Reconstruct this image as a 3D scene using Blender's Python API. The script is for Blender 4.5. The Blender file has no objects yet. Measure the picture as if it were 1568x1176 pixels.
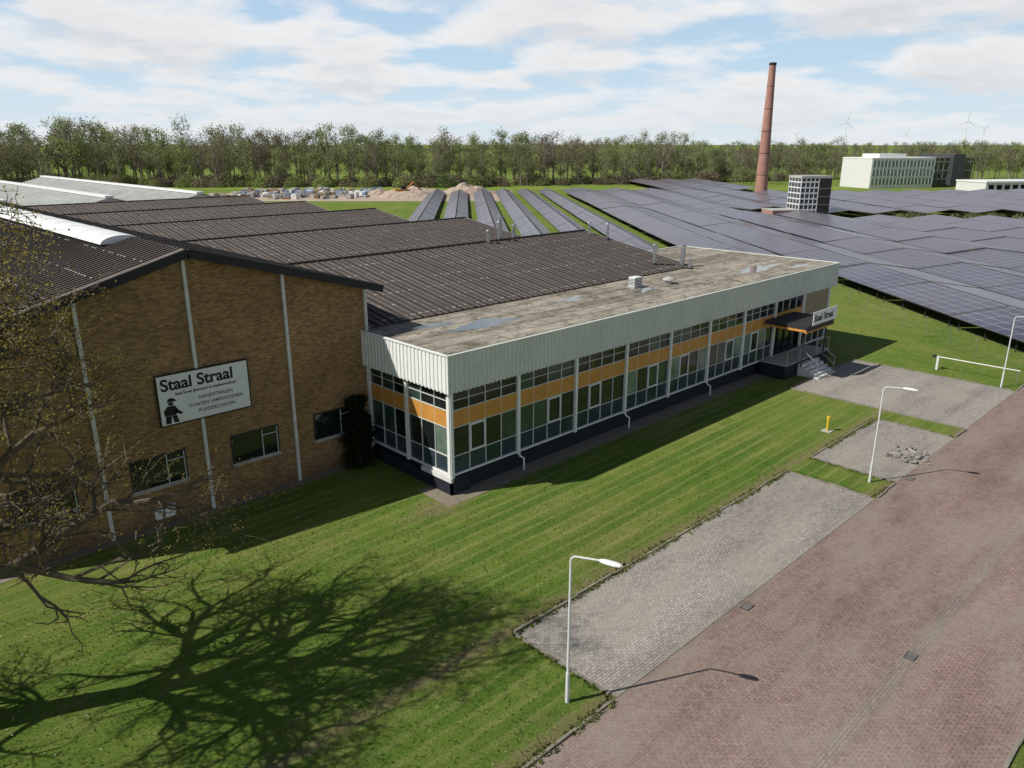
import bpy, math, random
from mathutils import Vector, Matrix, noise as mnoise
random.seed(7)
R=math.radians
scene=bpy.context.scene
scene.view_settings.view_transform='Standard'
scene.view_settings.look='None'
scene.view_settings.exposure=0

# ---------------------------------------------------------------- materials
class NT:
    def __init__(s,name):
        s.m=bpy.data.materials.new(name); s.m.use_nodes=True
        s.t=s.m.node_tree; s.b=s.t.nodes['Principled BSDF']
        s.co=s.t.nodes.new('ShaderNodeTexCoord').outputs['Object']
    def n(s,typ,**k):
        nd=s.t.nodes.new(typ)
        for a,v in k.items(): setattr(nd,a,v)
        return nd
    def l(s,a,b): s.t.links.new(a,b)
    def noise(s,scale,detail=6,rough=.6,vec=None,dist=0):
        nd=s.n('ShaderNodeTexNoise'); nd.inputs['Scale'].default_value=scale
        nd.inputs['Detail'].default_value=detail; nd.inputs['Roughness'].default_value=rough
        nd.inputs['Distortion'].default_value=dist
        s.l(vec or s.co,nd.inputs['Vector']); return nd.outputs['Fac']
    def ramp(s,fac,stops):
        nd=s.n('ShaderNodeValToRGB'); cr=nd.color_ramp
        while len(cr.elements)<len(stops): cr.elements.new(.5)
        for e,(p,c) in zip(cr.elements,stops):
            e.position=p; e.color=(c[0],c[1],c[2],1) if not isinstance(c,(int,float)) else (c,c,c,1)
        s.l(fac,nd.inputs['Fac']); return nd.outputs['Color']
    def mix(s,fac,a,b,mode='MIX'):
        nd=s.n('ShaderNodeMix',data_type='RGBA',blend_type=mode)
        if isinstance(fac,(int,float)): nd.inputs[0].default_value=fac
        else: s.l(fac,nd.inputs[0])
        for i,v in ((6,a),(7,b)):
            if isinstance(v,(tuple,list)): nd.inputs[i].default_value=(v[0],v[1],v[2],1)
            else: s.l(v,nd.inputs[i])
        return nd.outputs[2]
    def math(s,op,a,b=0):
        nd=s.n('ShaderNodeMath',operation=op)
        for i,v in ((0,a),(1,b)):
            if isinstance(v,(int,float)): nd.inputs[i].default_value=v
            else: s.l(v,nd.inputs[i])
        return nd.outputs[0]
    def mapping(s,scale=(1,1,1),rot=(0,0,0),vec=None):
        nd=s.n('ShaderNodeMapping'); nd.inputs['Scale'].default_value=scale; nd.inputs['Rotation'].default_value=rot
        s.l(vec or s.co,nd.inputs['Vector']); return nd.outputs[0]
    def bump(s,h,st=.3,dist=.02):
        nd=s.n('ShaderNodeBump'); nd.inputs['Strength'].default_value=st; nd.inputs['Distance'].default_value=dist
        s.l(h,nd.inputs['Height']); s.l(nd.outputs[0],s.b.inputs['Normal'])
    def out(s,col,rough=.8,spec=.3,metal=0):
        if isinstance(col,(tuple,list)): s.b.inputs['Base Color'].default_value=(col[0],col[1],col[2],1)
        else: s.l(col,s.b.inputs['Base Color'])
        if isinstance(rough,(int,float)): s.b.inputs['Roughness'].default_value=rough
        else: s.l(rough,s.b.inputs['Roughness'])
        s.b.inputs['Specular IOR Level'].default_value=spec
        s.b.inputs['Metallic'].default_value=metal
        return s.m

def simple(name,c,var=.25,scale=1.5,rough=.7,spec=.3,metal=0,bump=0,fine=12):
    t=NT(name)
    a=t.noise(scale,8,.65)
    lo=[x*(1-var) for x in c]; hi=[min(1,x*(1+var)) for x in c]
    col=t.ramp(a,[(.3,lo),(.7,hi)])
    f=t.noise(fine,4,.7)
    col=t.mix(.35,col,t.ramp(f,[(.3,[x*.75 for x in c]),(.7,[min(1,x*1.2) for x in c])]))
    if bump: t.bump(f,bump,.02)
    return t.out(col,rough,spec,metal)

# grass
def grass_mat(name,stripes=True,base=1.0,weeds=.70):
    t=NT(name)
    big=t.noise(.10,5,.6,dist=.8)
    mid=t.noise(.7,8,.8)
    fine=t.noise(12,7,.88)
    k=base
    c=t.ramp(big,[(.3,(.080*k,.160*k,.020*k)),(.48,(.130*k,.20*k,.034*k)),(.68,(.22*k,.225*k,.062*k))])
    c2=t.ramp(mid,[(.30,(.060*k,.125*k,.015*k)),(.50,(.135*k,.19*k,.035*k)),(.68,(.26*k,.24*k,.08*k))])
    c=t.mix(.48,c,c2)
    if stripes:
        am=t.ramp(t.noise(.09,4,.6),[(.35,.12),(.65,.55)])
        w=t.n('ShaderNodeTexWave',wave_type='BANDS',bands_direction='Y')
        w.inputs['Scale'].default_value=.17; w.inputs['Distortion'].default_value=3.0
        w.inputs['Detail'].default_value=3; w.inputs['Detail Scale'].default_value=.3
        t.l(t.mapping((.3,1,1),(0,0,R(-5))),w.inputs['Vector'])
        c=t.mix(t.math('MULTIPLY',t.ramp(w.outputs['Fac'],[(.2,0),(.8,1)]),am),c,(.05*k,.13*k,.014*k))
        w2=t.n('ShaderNodeTexWave',wave_type='BANDS',bands_direction='Y')
        w2.inputs['Scale'].default_value=.5; w2.inputs['Distortion'].default_value=6; w2.inputs['Detail'].default_value=5
        w2.inputs['Detail Scale'].default_value=.5; w2.inputs['Detail Roughness'].default_value=.75
        t.l(t.mapping((.12,1,1),(0,0,R(-4))),w2.inputs['Vector'])
        c=t.mix(t.math('MULTIPLY',t.ramp(w2.outputs['Fac'],[(.72,0),(1,1)]),t.math('MULTIPLY',am,.75)),c,(.32*k,.30*k,.12*k))
        # worn, dry edge beside the kerbs
        sx=t.n('ShaderNodeSeparateXYZ'); t.l(t.co,sx.inputs[0])
        for yk in (-9.0,-13.2):
            d=t.math('ABSOLUTE',t.math('ADD',sx.outputs[1],-yk))
            e=t.math('ADD',d,t.math('MULTIPLY',t.math('ADD',t.noise(1.6,5,.7),-.5),1.6))
            c=t.mix(t.ramp(e,[(.0,.75),(.45,0)]),c,(.22*k,.18*k,.095*k))
        cx=t.math('ABSOLUTE',t.math('ADD',sx.outputs[0],1.2)); cy=t.math('ABSOLUTE',t.math('ADD',sx.outputs[1],.6))
        dd=t.math('ADD',t.math('ADD',t.math('MULTIPLY',cx,.35),t.math('MULTIPLY',cy,.8)),t.math('MULTIPLY',t.math('ADD',t.noise(.9,6,.7),-.5),1.8))
        c=t.mix(t.ramp(dd,[(.2,.7),(1.0,0)]),c,(.24*k,.185*k,.10*k))
    c=t.mix(.9,c,t.ramp(fine,[(.28,.25),(.5,.92),(.72,1.8)]),'MULTIPLY')
    sp=t.noise(4.5,3,.6)
    c=t.mix(t.ramp(sp,[(weeds-.03,0),(weeds+.06,.7)]),c,(.34*k,.31*k,.15*k))
    br=t.noise(.45,6,.7)
    c=t.mix(t.ramp(br,[(.62,0),(.74,.45)]),c,(.19*k,.15*k,.07*k))
    t.bump(fine,1.0,.09)
    return t.out(c,.95,.06)
M={}
M['lawn']=grass_mat('lawn_grass',True,1.22)
M['field']=grass_mat('field_grass',False,1.12,.62)

def paving(name,c1,c2,mortar,bw,bh,moss,rot=0):
    t=NT(name)
    b=t.n('ShaderNodeTexBrick'); b.inputs['Scale'].default_value=1
    b.inputs['Brick Width'].default_value=bw; b.inputs['Row Height'].default_value=bh
    b.inputs['Mortar Size'].default_value=.009; b.inputs['Mortar Smooth'].default_value=.5
    b.inputs['Bias'].default_value=0
    b.inputs['Color1'].default_value=(*c1,1); b.inputs['Color2'].default_value=(*c2,1); b.inputs['Mortar'].default_value=(*mortar,1)
    t.l(t.mapping((1,1,1),(0,0,R(rot))),b.inputs['Vector'])
    big=t.noise(.3,7,.7,vec=t.mapping((.3,1,1)),dist=.5)
    col=t.mix(.8,b.outputs['Color'],t.ramp(big,[(.25,.66),(.5,.98),(.75,1.35)]),'MULTIPLY')
    lane=t.noise(.55,4,.6,vec=t.mapping((.04,1,1)))
    col=t.mix(.8,col,t.ramp(lane,[(.3,.72),(.5,1),(.7,1.2)]),'MULTIPLY')
    fine=t.noise(8,5,.85)
    col=t.mix(.8,col,t.ramp(fine,[(.3,.55),(.5,1),(.72,1.55)]),'MULTIPLY')
    m=t.noise(.5,9,.8,vec=t.mapping((.4,1.2,1)))
    col=t.mix(t.ramp(m,[(.44,0),(.64,.85)]),col,moss)
    s=t.noise(2.3,7,.88)
    col=t.mix(t.ramp(s,[(.60,0),(.75,.55)]),col,[min(1,x*1.9) for x in c2])
    dk=t.noise(1.1,8,.85,vec=t.mapping((.6,1,1),(0,0,.5)))
    col=t.mix(t.ramp(dk,[(.56,0),(.72,.55)]),col,[x*.42 for x in c2])
    t.bump(b.outputs['Fac'],.6,-.012)
    return t.out(col,.9,.12)
M['road']=paving('red_clinker_paving',(.285,.195,.165),(.215,.150,.128),(.12,.10,.08),.21,.105,(.275,.230,.195),90)
M['park']=paving('grey_clinker_paving',(.37,.335,.305),(.275,.25,.23),(.12,.115,.085),.21,.105,(.33,.305,.25),0)
M['gutter']=paving('gutter_paving',(.27,.215,.185),(.22,.18,.155),(.13,.12,.1),.2,.1,(.27,.235,.195),0)
M['kerb']=simple('kerb_concrete',(.22,.20,.16),.45,2,.9,bump=.3)
M['gravel']=simple('gravel_strip',(.22,.185,.14),.35,3,.95,bump=.8,fine=25)
M['conc']=simple('concrete',(.40,.39,.36),.2,1.2,.85,bump=.2)
M['rub']=simple('broken_brick_rubble',(.26,.235,.21),.4,3,.9,bump=.2)
M['sand']=simple('sand',(.42,.33,.26),.3,.3,.95)

def brick_wall():
    t=NT('tan_brick')
    sx=t.n('ShaderNodeSeparateXYZ'); t.l(t.co,sx.inputs[0])
    cx=t.n('ShaderNodeCombineXYZ'); t.l(t.math('ADD',sx.outputs[0],sx.outputs[1]),cx.inputs[0]); t.l(sx.outputs[2],cx.inputs[1])
    b=t.n('ShaderNodeTexBrick'); t.l(cx.outputs[0],b.inputs['Vector'])
    b.inputs['Scale'].default_value=1; b.inputs['Brick Width'].default_value=.23; b.inputs['Row Height'].default_value=.08
    b.inputs['Mortar Size'].default_value=.01
    b.inputs['Color1'].default_value=(.41,.25,.115,1); b.inputs['Color2'].default_value=(.20,.115,.055,1); b.inputs['Mortar'].default_value=(.25,.175,.10,1)
    st=t.n('ShaderNodeMapping'); st.inputs['Scale'].default_value=(2.0,8,1); t.l(cx.outputs[0],st.inputs['Vector'])
    n1=t.noise(1.8,7,.9,vec=st.outputs[0])
    c=t.mix(.85,b.outputs['Color'],t.ramp(n1,[(.3,.4),(.5,1),(.72,1.6)]),'MULTIPLY')
    n2=t.noise(.35,5,.6)
    c=t.mix(.6,c,t.ramp(n2,[(.3,.65),(.7,1.25)]),'MULTIPLY')
    g=t.math('ADD',sx.outputs[2],t.math('MULTIPLY',t.noise(.8,5,.7),1.2))
    c=t.mix(t.ramp(t.math('DIVIDE',g,3.0),[(.2,.6),(.5,0)]),c,(.07,.055,.035))
    t.bump(b.outputs['Fac'],.4,-.01)
    return t.out(c,.9,.12)
M['brick']=brick_wall()

def roof_mat(name,c,lich,amount=.55):
    t=NT(name)
    big=t.noise(.25,6,.7)
    st=t.noise(1.2,6,.8,vec=t.mapping((3,.3,1)))
    col=t.ramp(big,[(.3,[x*.8 for x in c]),(.7,[x*1.2 for x in c])])
    col=t.mix(.7,col,t.ramp(st,[(.3,.7),(.7,1.4)]),'MULTIPLY')
    f=t.noise(4,7,.85)
    col=t.mix(t.ramp(f,[(amount,0),(amount+.15,.6)]),col,lich)
    t.bump(f,.3,.02)
    return t.out(col,.85,.25)
M['hallroof']=roof_mat('corrugated_dark_roof',(.125,.105,.092),(.30,.265,.225),.54)
M['rib']=simple('roof_rib',(.045,.039,.035),.3,2,.8)
M['lichen']=simple('roof_lichen',(.40,.37,.33),.3,3,.85)
M['paleroof']=roof_mat('pale_roof',(.30,.31,.29),(.40,.41,.40),.6)

def flatroof():
    t=NT('bitumen_flat_roof')
    w=t.n('ShaderNodeTexBrick'); t.l(t.co,w.inputs['Vector'])
    w.inputs['Scale'].default_value=1; w.inputs['Brick Width'].default_value=7.5; w.inputs['Row Height'].default_value=1.05
    w.inputs['Mortar Size'].default_value=.04; w.inputs['Color1'].default_value=(.33,.295,.24,1); w.inputs['Color2'].default_value=(.20,.175,.14,1); w.inputs['Mortar'].default_value=(.09,.08,.065,1)
    n1=t.noise(1.0,8,.85,vec=t.mapping((.4,1.8,1)))
    c=t.mix(.95,w.outputs['Color'],t.ramp(n1,[(.28,.35),(.5,1),(.75,1.9)]),'MULTIPLY')
    n2=t.noise(.3,5,.7,vec=t.mapping((.6,1.5,1)))
    c=t.mix(t.ramp(n2,[(.50,0),(.6,.55)]),c,(.42,.375,.30))
    n3=t.noise(1.3,7,.88)
    c=t.mix(t.ramp(n3,[(.50,0),(.60,.9)]),c,(.085,.075,.045))
    n4=t.noise(4,5,.88)
    c=t.mix(t.ramp(n4,[(.58,0),(.68,.65)]),c,(.52,.49,.42))
    t.bump(n3,.4,.02)
    return t.out(c,.9,.2)
M['flat']=flatroof()
M['fascia']=simple('pale_green_grey_cladding',(.60,.63,.57),.12,.8,.5,.3)
M['white']=simple('white_paint',(.76,.77,.75),.08,2,.5)
M['frame']=simple('window_frame_white',(.62,.64,.63),.12,2,.5)
M['whitecol']=simple('weathered_white_column',(.62,.62,.60),.2,2,.7)
M['trim']=simple('black_roof_trim',(.022,.022,.024),.2,2,.6)
M['plinth']=simple('navy_plinth',(.016,.019,.028),.3,2,.7)
M['orange']=simple('orange_panel',(.54,.26,.06),.2,1.3,.4)
M['beige']=simple('beige_panel',(.30,.24,.16),.15,1,.6)
M['bluepanel']=simple('slate_blue_spandrel',(.035,.052,.068),.35,1,.22,.4)
def glass(name,c,r=.06):
    t=NT(name); n=t.noise(.8,5,.6)
    return t.out(t.ramp(n,[(.3,[x*.5 for x in c]),(.7,[x*1.5 for x in c])]),r,.55)
M['glass']=glass('dark_window_glass',(.012,.016,.015))
M['glassg']=glass('green_tinted_glass',(.035,.062,.045),.10)
M['glassp']=glass('glass_with_blinds',(.16,.22,.18),.15)
M['steel']=simple('galvanised_steel',(.45,.46,.47),.15,4,.35,.5,.8)
M['dark']=simple('dark_metal',(.03,.03,.032),.3,4,.6)
M['darkglass']=simple('dark_cladding',(.06,.065,.07),.3,1,.4)
M['black']=simple('black_lettering',(.015,.015,.015),.1,3,.6)
M['yellow']=simple('yellow_plastic',(.65,.45,.03),.1,3,.5)
M['bark']=simple('tree_bark',(.12,.098,.066),.35,5,.95,bump=.6)
M['barkfar']=simple('grey_bark',(.22,.195,.16),.3,3,.95)
M['chim']=simple('chimney_brick',(.36,.19,.15),.3,.4,.9)
M['puddle']=NT('rain_water').out((.16,.17,.17),.05,.8)
def leaf(name,a,b,rnd=True):
    t=NT(name)
    oi=t.n('ShaderNodeObjectInfo'); n=t.noise(.55,4,.7)
    f=t.math('ADD',t.math('MULTIPLY',oi.outputs['Random'],.65),t.math('MULTIPLY',n,.5)) if rnd else n
    col=t.ramp(f,[(.15,a),(.85,b)])
    m=t.out(col,.8,.1)
    tr=t.n('ShaderNodeBsdfTranslucent'); t.l(col,tr.inputs['Color'])
    mx=t.n('ShaderNodeMixShader'); mx.inputs[0].default_value=.42
    t.l(t.b.outputs[0],mx.inputs[1]); t.l(tr.outputs[0],mx.inputs[2])
    t.l(mx.outputs[0],t.t.nodes['Material Output'].inputs['Surface'])
    return m
M['leafA']=leaf('spring_leaves',(.11,.165,.05),(.31,.37,.12))
M['leafB']=leaf('budding_leaves',(.17,.165,.08),(.29,.30,.13))
M['leafC']=leaf('bare_reddish_twigs',(.15,.125,.09),(.25,.21,.14))
M['leafN']=leaf('oak_buds',(.24,.20,.04),(.46,.37,.10),False)
M['ivy']=leaf('ivy_leaves',(.012,.024,.008),(.03,.05,.015),False)

def solar():
    t=NT('solar_panel')
    uvn=t.n('ShaderNodeUVMap').outputs[0]
    b=t.n('ShaderNodeTexBrick',offset=0); t.l(uvn,b.inputs['Vector'])
    b.inputs['Scale'].default_value=1; b.inputs['Brick Width'].default_value=1.65; b.inputs['Row Height'].default_value=1.0
    b.inputs['Mortar Size'].default_value=.026; b.inputs['Mortar Smooth'].default_value=.2
    b.inputs['Color1'].default_value=(.022,.026,.055,1); b.inputs['Color2'].default_value=(.032,.034,.066,1); b.inputs['Mortar'].default_value=(.40,.40,.42,1)
    n=t.noise(.12,4,.7)
    c=t.mix(.6,b.outputs['Color'],t.ramp(n,[(.3,.7),(.7,1.5)]),'MULTIPLY')
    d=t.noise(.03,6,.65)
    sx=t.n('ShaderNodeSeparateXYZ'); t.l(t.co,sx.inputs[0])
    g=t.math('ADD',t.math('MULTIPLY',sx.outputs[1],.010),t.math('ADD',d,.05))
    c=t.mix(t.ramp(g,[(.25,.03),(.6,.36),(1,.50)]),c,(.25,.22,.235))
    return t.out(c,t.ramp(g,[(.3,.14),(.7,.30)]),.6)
M['solar']=solar()

# ---------------------------------------------------------------- mesh helper
class MB:
    def __init__(s): s.v=[];s.f=[];s.mi=[];s.mats=[];s.uv={}
    def m(s,mat):
        if mat not in s.mats: s.mats.append(mat)
        return s.mats.index(mat)
    def poly(s,pts,mat,uv=None):
        b=len(s.v); s.v+=[tuple(p) for p in pts]; s.f.append(tuple(range(b,b+len(pts)))); s.mi.append(s.m(mat))
        if uv: s.uv[len(s.f)-1]=uv
    def box(s,x0,x1,y0,y1,z0,z1,mat):
        if x0>x1:x0,x1=x1,x0
        if y0>y1:y0,y1=y1,y0
        b=len(s.v)
        s.v+=[(x,y,z) for z in(z0,z1) for (x,y) in((x0,y0),(x1,y0),(x1,y1),(x0,y1))]
        for q in((3,2,1,0),(4,5,6,7),(0,1,5,4),(1,2,6,5),(2,3,7,6),(3,0,4,7)):
            s.f.append(tuple(b+i for i in q)); s.mi.append(s.m(mat))
    def obox(s,c,ux,uy,uz,mat):
        c=Vector(c);ux=Vector(ux);uy=Vector(uy);uz=Vector(uz); b=len(s.v)
        for k in(-1,1):
            for (i,j) in((-1,-1),(1,-1),(1,1),(-1,1)): s.v.append(tuple(c+ux*i+uy*j+uz*k))
        for q in((3,2,1,0),(4,5,6,7),(0,1,5,4),(1,2,6,5),(2,3,7,6),(3,0,4,7)):
            s.f.append(tuple(b+i for i in q)); s.mi.append(s.m(mat))
    def tube(s,p0,p1,r0,r1,n,mat,caps=True):
        p0=Vector(p0);p1=Vector(p1);d=(p1-p0)
        if d.length<1e-6:return
        d.normalize(); a=d.orthogonal().normalized(); c=d.cross(a); b=len(s.v)
        for p,r in((p0,r0),(p1,r1)):
            for i in range(n):
                t=2*math.pi*i/n; s.v.append(tuple(p+(a*math.cos(t)+c*math.sin(t))*r))
        for i in range(n):
            j=(i+1)%n; s.f.append((b+i,b+j,b+n+j,b+n+i)); s.mi.append(s.m(mat))
        if caps and n>3:
            s.f.append(tuple(b+i for i in reversed(range(n)))); s.mi.append(s.m(mat))
            s.f.append(tuple(b+n+i for i in range(n))); s.mi.append(s.m(mat))
    def prismY(s,prof,y0,y1,mat):
        n=len(prof)
        s.poly([(x,y0,z) for x,z in prof],mat); s.poly([(x,y1,z) for x,z in reversed(prof)],mat)
        for i in range(n):
            a=prof[i];b=prof[(i+1)%n]
            s.poly([(a[0],y0,a[1]),(a[0],y1,a[1]),(b[0],y1,b[1]),(b[0],y0,b[1])],mat)
    def done(s,name,parent=None,smooth=False,loc=None,rot=None):
        me=bpy.data.meshes.new(name); me.from_pydata(s.v,[],s.f)
        for m in s.mats: me.materials.append(m)
        me.polygons.foreach_set('material_index',s.mi)
        if smooth: me.polygons.foreach_set('use_smooth',[True]*len(s.f))
        if s.uv:
            ul=me.uv_layers.new(name='UVMap')
            for fi,uv in s.uv.items():
                for li,c in zip(me.polygons[fi].loop_indices,uv): ul.data[li].uv=c
        me.update()
        o=bpy.data.objects.new(name,me); scene.collection.objects.link(o)
        if parent: o.parent=parent
        if loc: o.location=loc
        if rot: o.rotation_euler=rot
        return o
def empty(name,loc=(0,0,0)):
    o=bpy.data.objects.new(name,None); scene.collection.objects.link(o); o.location=loc; return o
def link(name,me,parent,loc,rz=0,sc=(1,1,1)):
    o=bpy.data.objects.new(name,me); scene.collection.objects.link(o); o.parent=parent
    o.location=loc; o.rotation_euler=(0,0,rz); o.scale=sc; return o
def text(body,size,loc,mat,parent,name,off=0,align='LEFT',sx=1):
    c=bpy.data.curves.new(name,'FONT'); c.body=body; c.size=size; c.offset=off; c.extrude=.004; c.align_x=align
    c.materials.append(mat)
    o=bpy.data.objects.new(name,c); scene.collection.objects.link(o); o.parent=parent
    o.location=loc; o.rotation_euler=(R(90),0,0); o.scale=(sx,1,1); return o

# camera-centred grid for the far things: f is view heading, l to its right
CX,CY=-19.78,-24.28
def W(f,l): return (CX+.696*f+.718*l, CY+.718*f-.696*l)  # f, l of the far things worked out from image pixels

# ---------------------------------------------------------------- ground
def sheet(name,x0,x1,y0,y1,z,mat):
    mb=MB(); mb.poly([(x0,y0,z),(x1,y0,z),(x1,y1,z),(x0,y1,z)],mat); return mb.done(name)
sheet('ground',-6000,9000,-6000,9000,0,M['field'])
sheet('lawn',-60,25.5,-13.4,6.1,.006,M['lawn'])
sheet('road',-90,260,-21.8,-13.42,.012,M['road'])
sheet('road_gutter',-90,260,-18.75,-18.35,.017,M['gutter'])
mb=MB()
for (x0,x1,y0,y1) in ((-5.1,13.1,-13.40,-9.3),(15.6,23.6,-13.40,-9.3),(25.6,35.2,-13.40,-3.2)):
    mb.poly([(x0,y0,.014),(x1,y0,.014),(x1,y1,.014),(x0,y1,.014)],M['park'])
mb.done('parking_bays')
mb=MB(); mb.poly([(.4,-.9,.013),(27,-.9,.013),(27,.2,.013),(.4,.2,.013)],M['gravel'])
mb.poly([(-16.4,5.6,.013),(-.2,5.6,.013),(-.2,6.15,.013),(-16.4,6.15,.013)],M['gravel'])
mb.poly([(-.9,-.9,.013),(.4,-.9,.013),(.4,1.4,.013),(-.9,1.4,.013)],M['gravel'])
mb.done('gravel_strip')
mb=MB()
def kx(x0,x1,y,h=.08,w=.09):
    x=x0
    while x<x1-.05:
        e=min(x+1.0,x1); dz=random.uniform(-.03,.012); dy=random.uniform(-.022,.022)
        mb.box(x+.012,e-.012,y-w/2+dy,y+w/2+dy,-.1,h+dz,M['kerb']); x=e
def ky(y0,y1,x,h=.08,w=.09):
    y=y0
    while y<y1-.05:
        e=min(y+1.0,y1); dz=random.uniform(-.03,.012)
        mb.box(x-w/2,x+w/2,y+.012,e-.012,-.1,h+dz,M['kerb']); y=e
kx(-60,-5.3,-13.42); kx(-5.1,13.1,-9.25); ky(-13.2,-9.3,-5.16); ky(-13.2,-9.3,13.16)
kx(13.3,15.4,-13.42); kx(15.6,23.6,-9.25); ky(-13.2,-9.3,15.54); ky(-13.2,-9.3,23.66)
kx(23.8,25.4,-13.42); ky(-13.2,-3.2,25.54); kx(25.6,29,-3.14); kx(31.4,35.2,-3.14); ky(-13.2,-3.2,35.26); kx(35.4,150,-13.42)
kx(-60,200,-21.85)
mb.done('kerb')
for (x,y) in ((2.8,-18.55),(1.6,-13.7),(16.5,-13.7)):
    mb=MB(); mb.box(x-.22,x+.22,y-.16,y+.16,.0,.026,M['dark'])
    for i in range(5): mb.box(x-.18+i*.08,x-.15+i*.08,y-.13,y+.13,.026,.032,M['rub'])
    mb.done('drain_grate')
mb=MB()
def tuft(x,y,s):
    for k in range(3):
        a=random.uniform(0,6.28); dx,dy=math.cos(a),math.sin(a); h=s*random.uniform(.6,1.2); w=s*.22
        lx,ly=random.uniform(-.5,.5)*h,random.uniform(-.5,.5)*h
        mb.poly([(x-dx*w,y-dy*w,0),(x+dx*w,y+dy*w,0),(x+lx,y+ly,h)],M['lawn'])
for i in range(18000):
    x=random.uniform(-20,18); y=random.uniform(-13.3,3)
    if -5.2<x<13.2 and y<-9.2: continue
    if 15.4<x<23.7 and y<-9.2: continue
    if x>-1.2 and y>-1.2: continue
    tuft(x,y,random.uniform(.03,.09))
for (x0,x1,y) in ((-25,-5.3,-13.34),(-5.1,13.1,-9.16),(13.3,15.4,-13.34),(15.6,23.6,-9.16),(-5.1,13.1,-9.36),(15.6,23.6,-9.36),(-25,-5.3,-13.52)):
    for i in range(int((x1-x0)*38)):
        x=random.uniform(x0,x1)
        if mnoise.noise(Vector((x*.8,y,3)))<-.25: continue
        tuft(x,y+random.gauss(0,.06),random.uniform(.05,.17))
for xx in (-5.25,13.25,15.45,23.75):
    for i in range(140): tuft(xx+random.gauss(0,.06),random.uniform(-13.3,-9.3),random.uniform(.05,.15))
for i in range(500):
    x=random.uniform(-5,13); y=-9.3-abs(random.gauss(0,.35)); tuft(x,y,random.uniform(.02,.06))
mb.done('grass_tufts')
wm=simple('dandelion_yellow',(.75,.6,.05),.1); wd=simple('dandelion_white',(.6,.6,.54),.1)
mb=MB()
for i in range(2000):
    x=random.uniform(-20,75); y=random.uniform(-13,8)
    if x<36 and mnoise.noise(Vector((x*.18,y*.18,0)))<-.05: continue
    if (-5.2<x<13.2 or 15.5<x<23.7 ) and y<-9.2: continue
    if -1<x<38 and y>-1.2 or 25.5<x<35.4 or (x<0 and y>4): continue
    z=random.uniform(.05,.1); s=random.uniform(.015,.028)*(1.6 if x>36 else 1)
    mb.poly([(x-s,y,z),(x,y-s,z+.01),(x+s,y,z),(x,y+s,z+.01)],wd if random.random()<.7 else wm)
mb.done('dandelions')

# ---------------------------------------------------------------- brick hall
hall=empty('brick_factory_hall')
AX,AZ=-8.15,11.1
sl=(11.1-8.6)/(8.9)
def bz(x): return AZ-abs(x-AX)*sl
mb=MB()
xl,xr=-16.4,.1
mb.prismY([(xl,0),(xr,0),(xr,bz(xr)-.12),(AX,AZ-.12),(xl,bz(xl)-.12)],6.15,75,M['brick'])
mb.done('brick_walls',hall)
mb=MB()
for x in (-16.43,-12.31,-8.25,-4.13,-.02):
    mb.box(x-.065,x+.065,6.03,6.148,0,bz(x)-.3,M['whitecol'])
mb.done('columns',hall)
mb=MB()
for sgn,xe in ((1,.76),(-1,-17.06)):
    ze=bz(xe)
    p=[(AX,5.75,AZ),(xe,5.75,ze),(xe,75.3,ze),(AX,75.3,AZ)]
    mb.poly(p,M['hallroof']); mb.poly([(a,b,c-.1) for a,b,c in p],M['trim'])
    mb.poly([(xe,5.75,ze-.1),(xe,75.3,ze-.1),(xe,75.3,ze),(xe,5.75,ze)],M['trim'])
    n=Vector((xe-AX,0,ze-AZ)); L=n.length; n.normalize(); up=Vector((-n.z,0,n.x))
    if up.z<0: up=-up
    c=Vector(((AX+xe)/2,5.70,(AZ+ze)/2-.13))
    mb.obox(c,n*(L/2),Vector((0,.05,0)),up*.17,M['trim'])
    y=6.4
    while y<75:
        c=Vector(((AX+xe)/2,y,(AZ+ze)/2+.02)); mb.obox(c,n*(L/2-.05),Vector((0,.05,0)),up*.022,M['rib']); y+=.36
    k=1.5
    while k<L-.2:
        y=6.4
        while y<60:
            q=Vector((AX,y+.18,AZ))+n*k+up*.02
            if random.random()<.4: mb.obox(q,n*.03,Vector((0,.07,0)),up*.01,M['lichen'])
            y+=.36
        k+=1.8
mb.box(.66,.86,5.8,75,bz(.76)-.26,bz(.76)-.08,M['trim'])
mb.done('roof',hall)
mb=MB()
def arc(rx,rz): return [(AX-.45+math.cos(math.pi*i/12)*rx,AZ-.22+math.sin(math.pi*i/12)*rz) for i in range(13)]
mb.prismY(arc(.90,.34),11.6,74,M['white'])
y=12.6
while y<74:
    mb.prismY(arc(.915,.35),y,y+.05,M['whitecol']); y+=2.4
mb.done('ridge_skylight',hall)
mb=MB()
for x0 in (-15.4,-11.25,-7.1,-3.1):
    x1=x0+2.08; z0,z1=1.72,2.95
    mb.box(x0,x1,6.135,6.16,z0,z1,M['glass'])
    for (a,b,c,d) in ((x0-.06,x1+.06,z0-.07,z0),(x0-.06,x1+.06,z1,z1+.06),(x0-.06,x0,z0,z1),(x1,x1+.06,z0,z1)):
        mb.box(a,b,6.09,6.145,c,d,M['conc'] if d<=z0 else M['dark'])
    mb.box(x0+1.35,x0+1.38,6.10,6.135,z0,z1,M['frame']); mb.box(x0+1.38,x1,6.10,6.135,z1-.28,z1-.255,M['frame'])
    mb.box(x1-.03,x1,6.10,6.134,z0,z1,M['frame'])
    mb.box(x0-.1,x1+.1,6.03,6.148,z0-.12,z0-.071,M['conc'])
mb.done('windows',hall)
mb=MB(); mb.box(-10.65,-9.85,5.98,6.148,.32,.8,M['white']); mb.box(-10.69,-9.81,5.96,6.148,.8,.84,M['conc'])
mb.box(-10.3,-10.27,5.975,5.98,.34,.78,M['dark']); mb.done('meter_cabinet',hall)
sg=empty('wall_sign')
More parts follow.
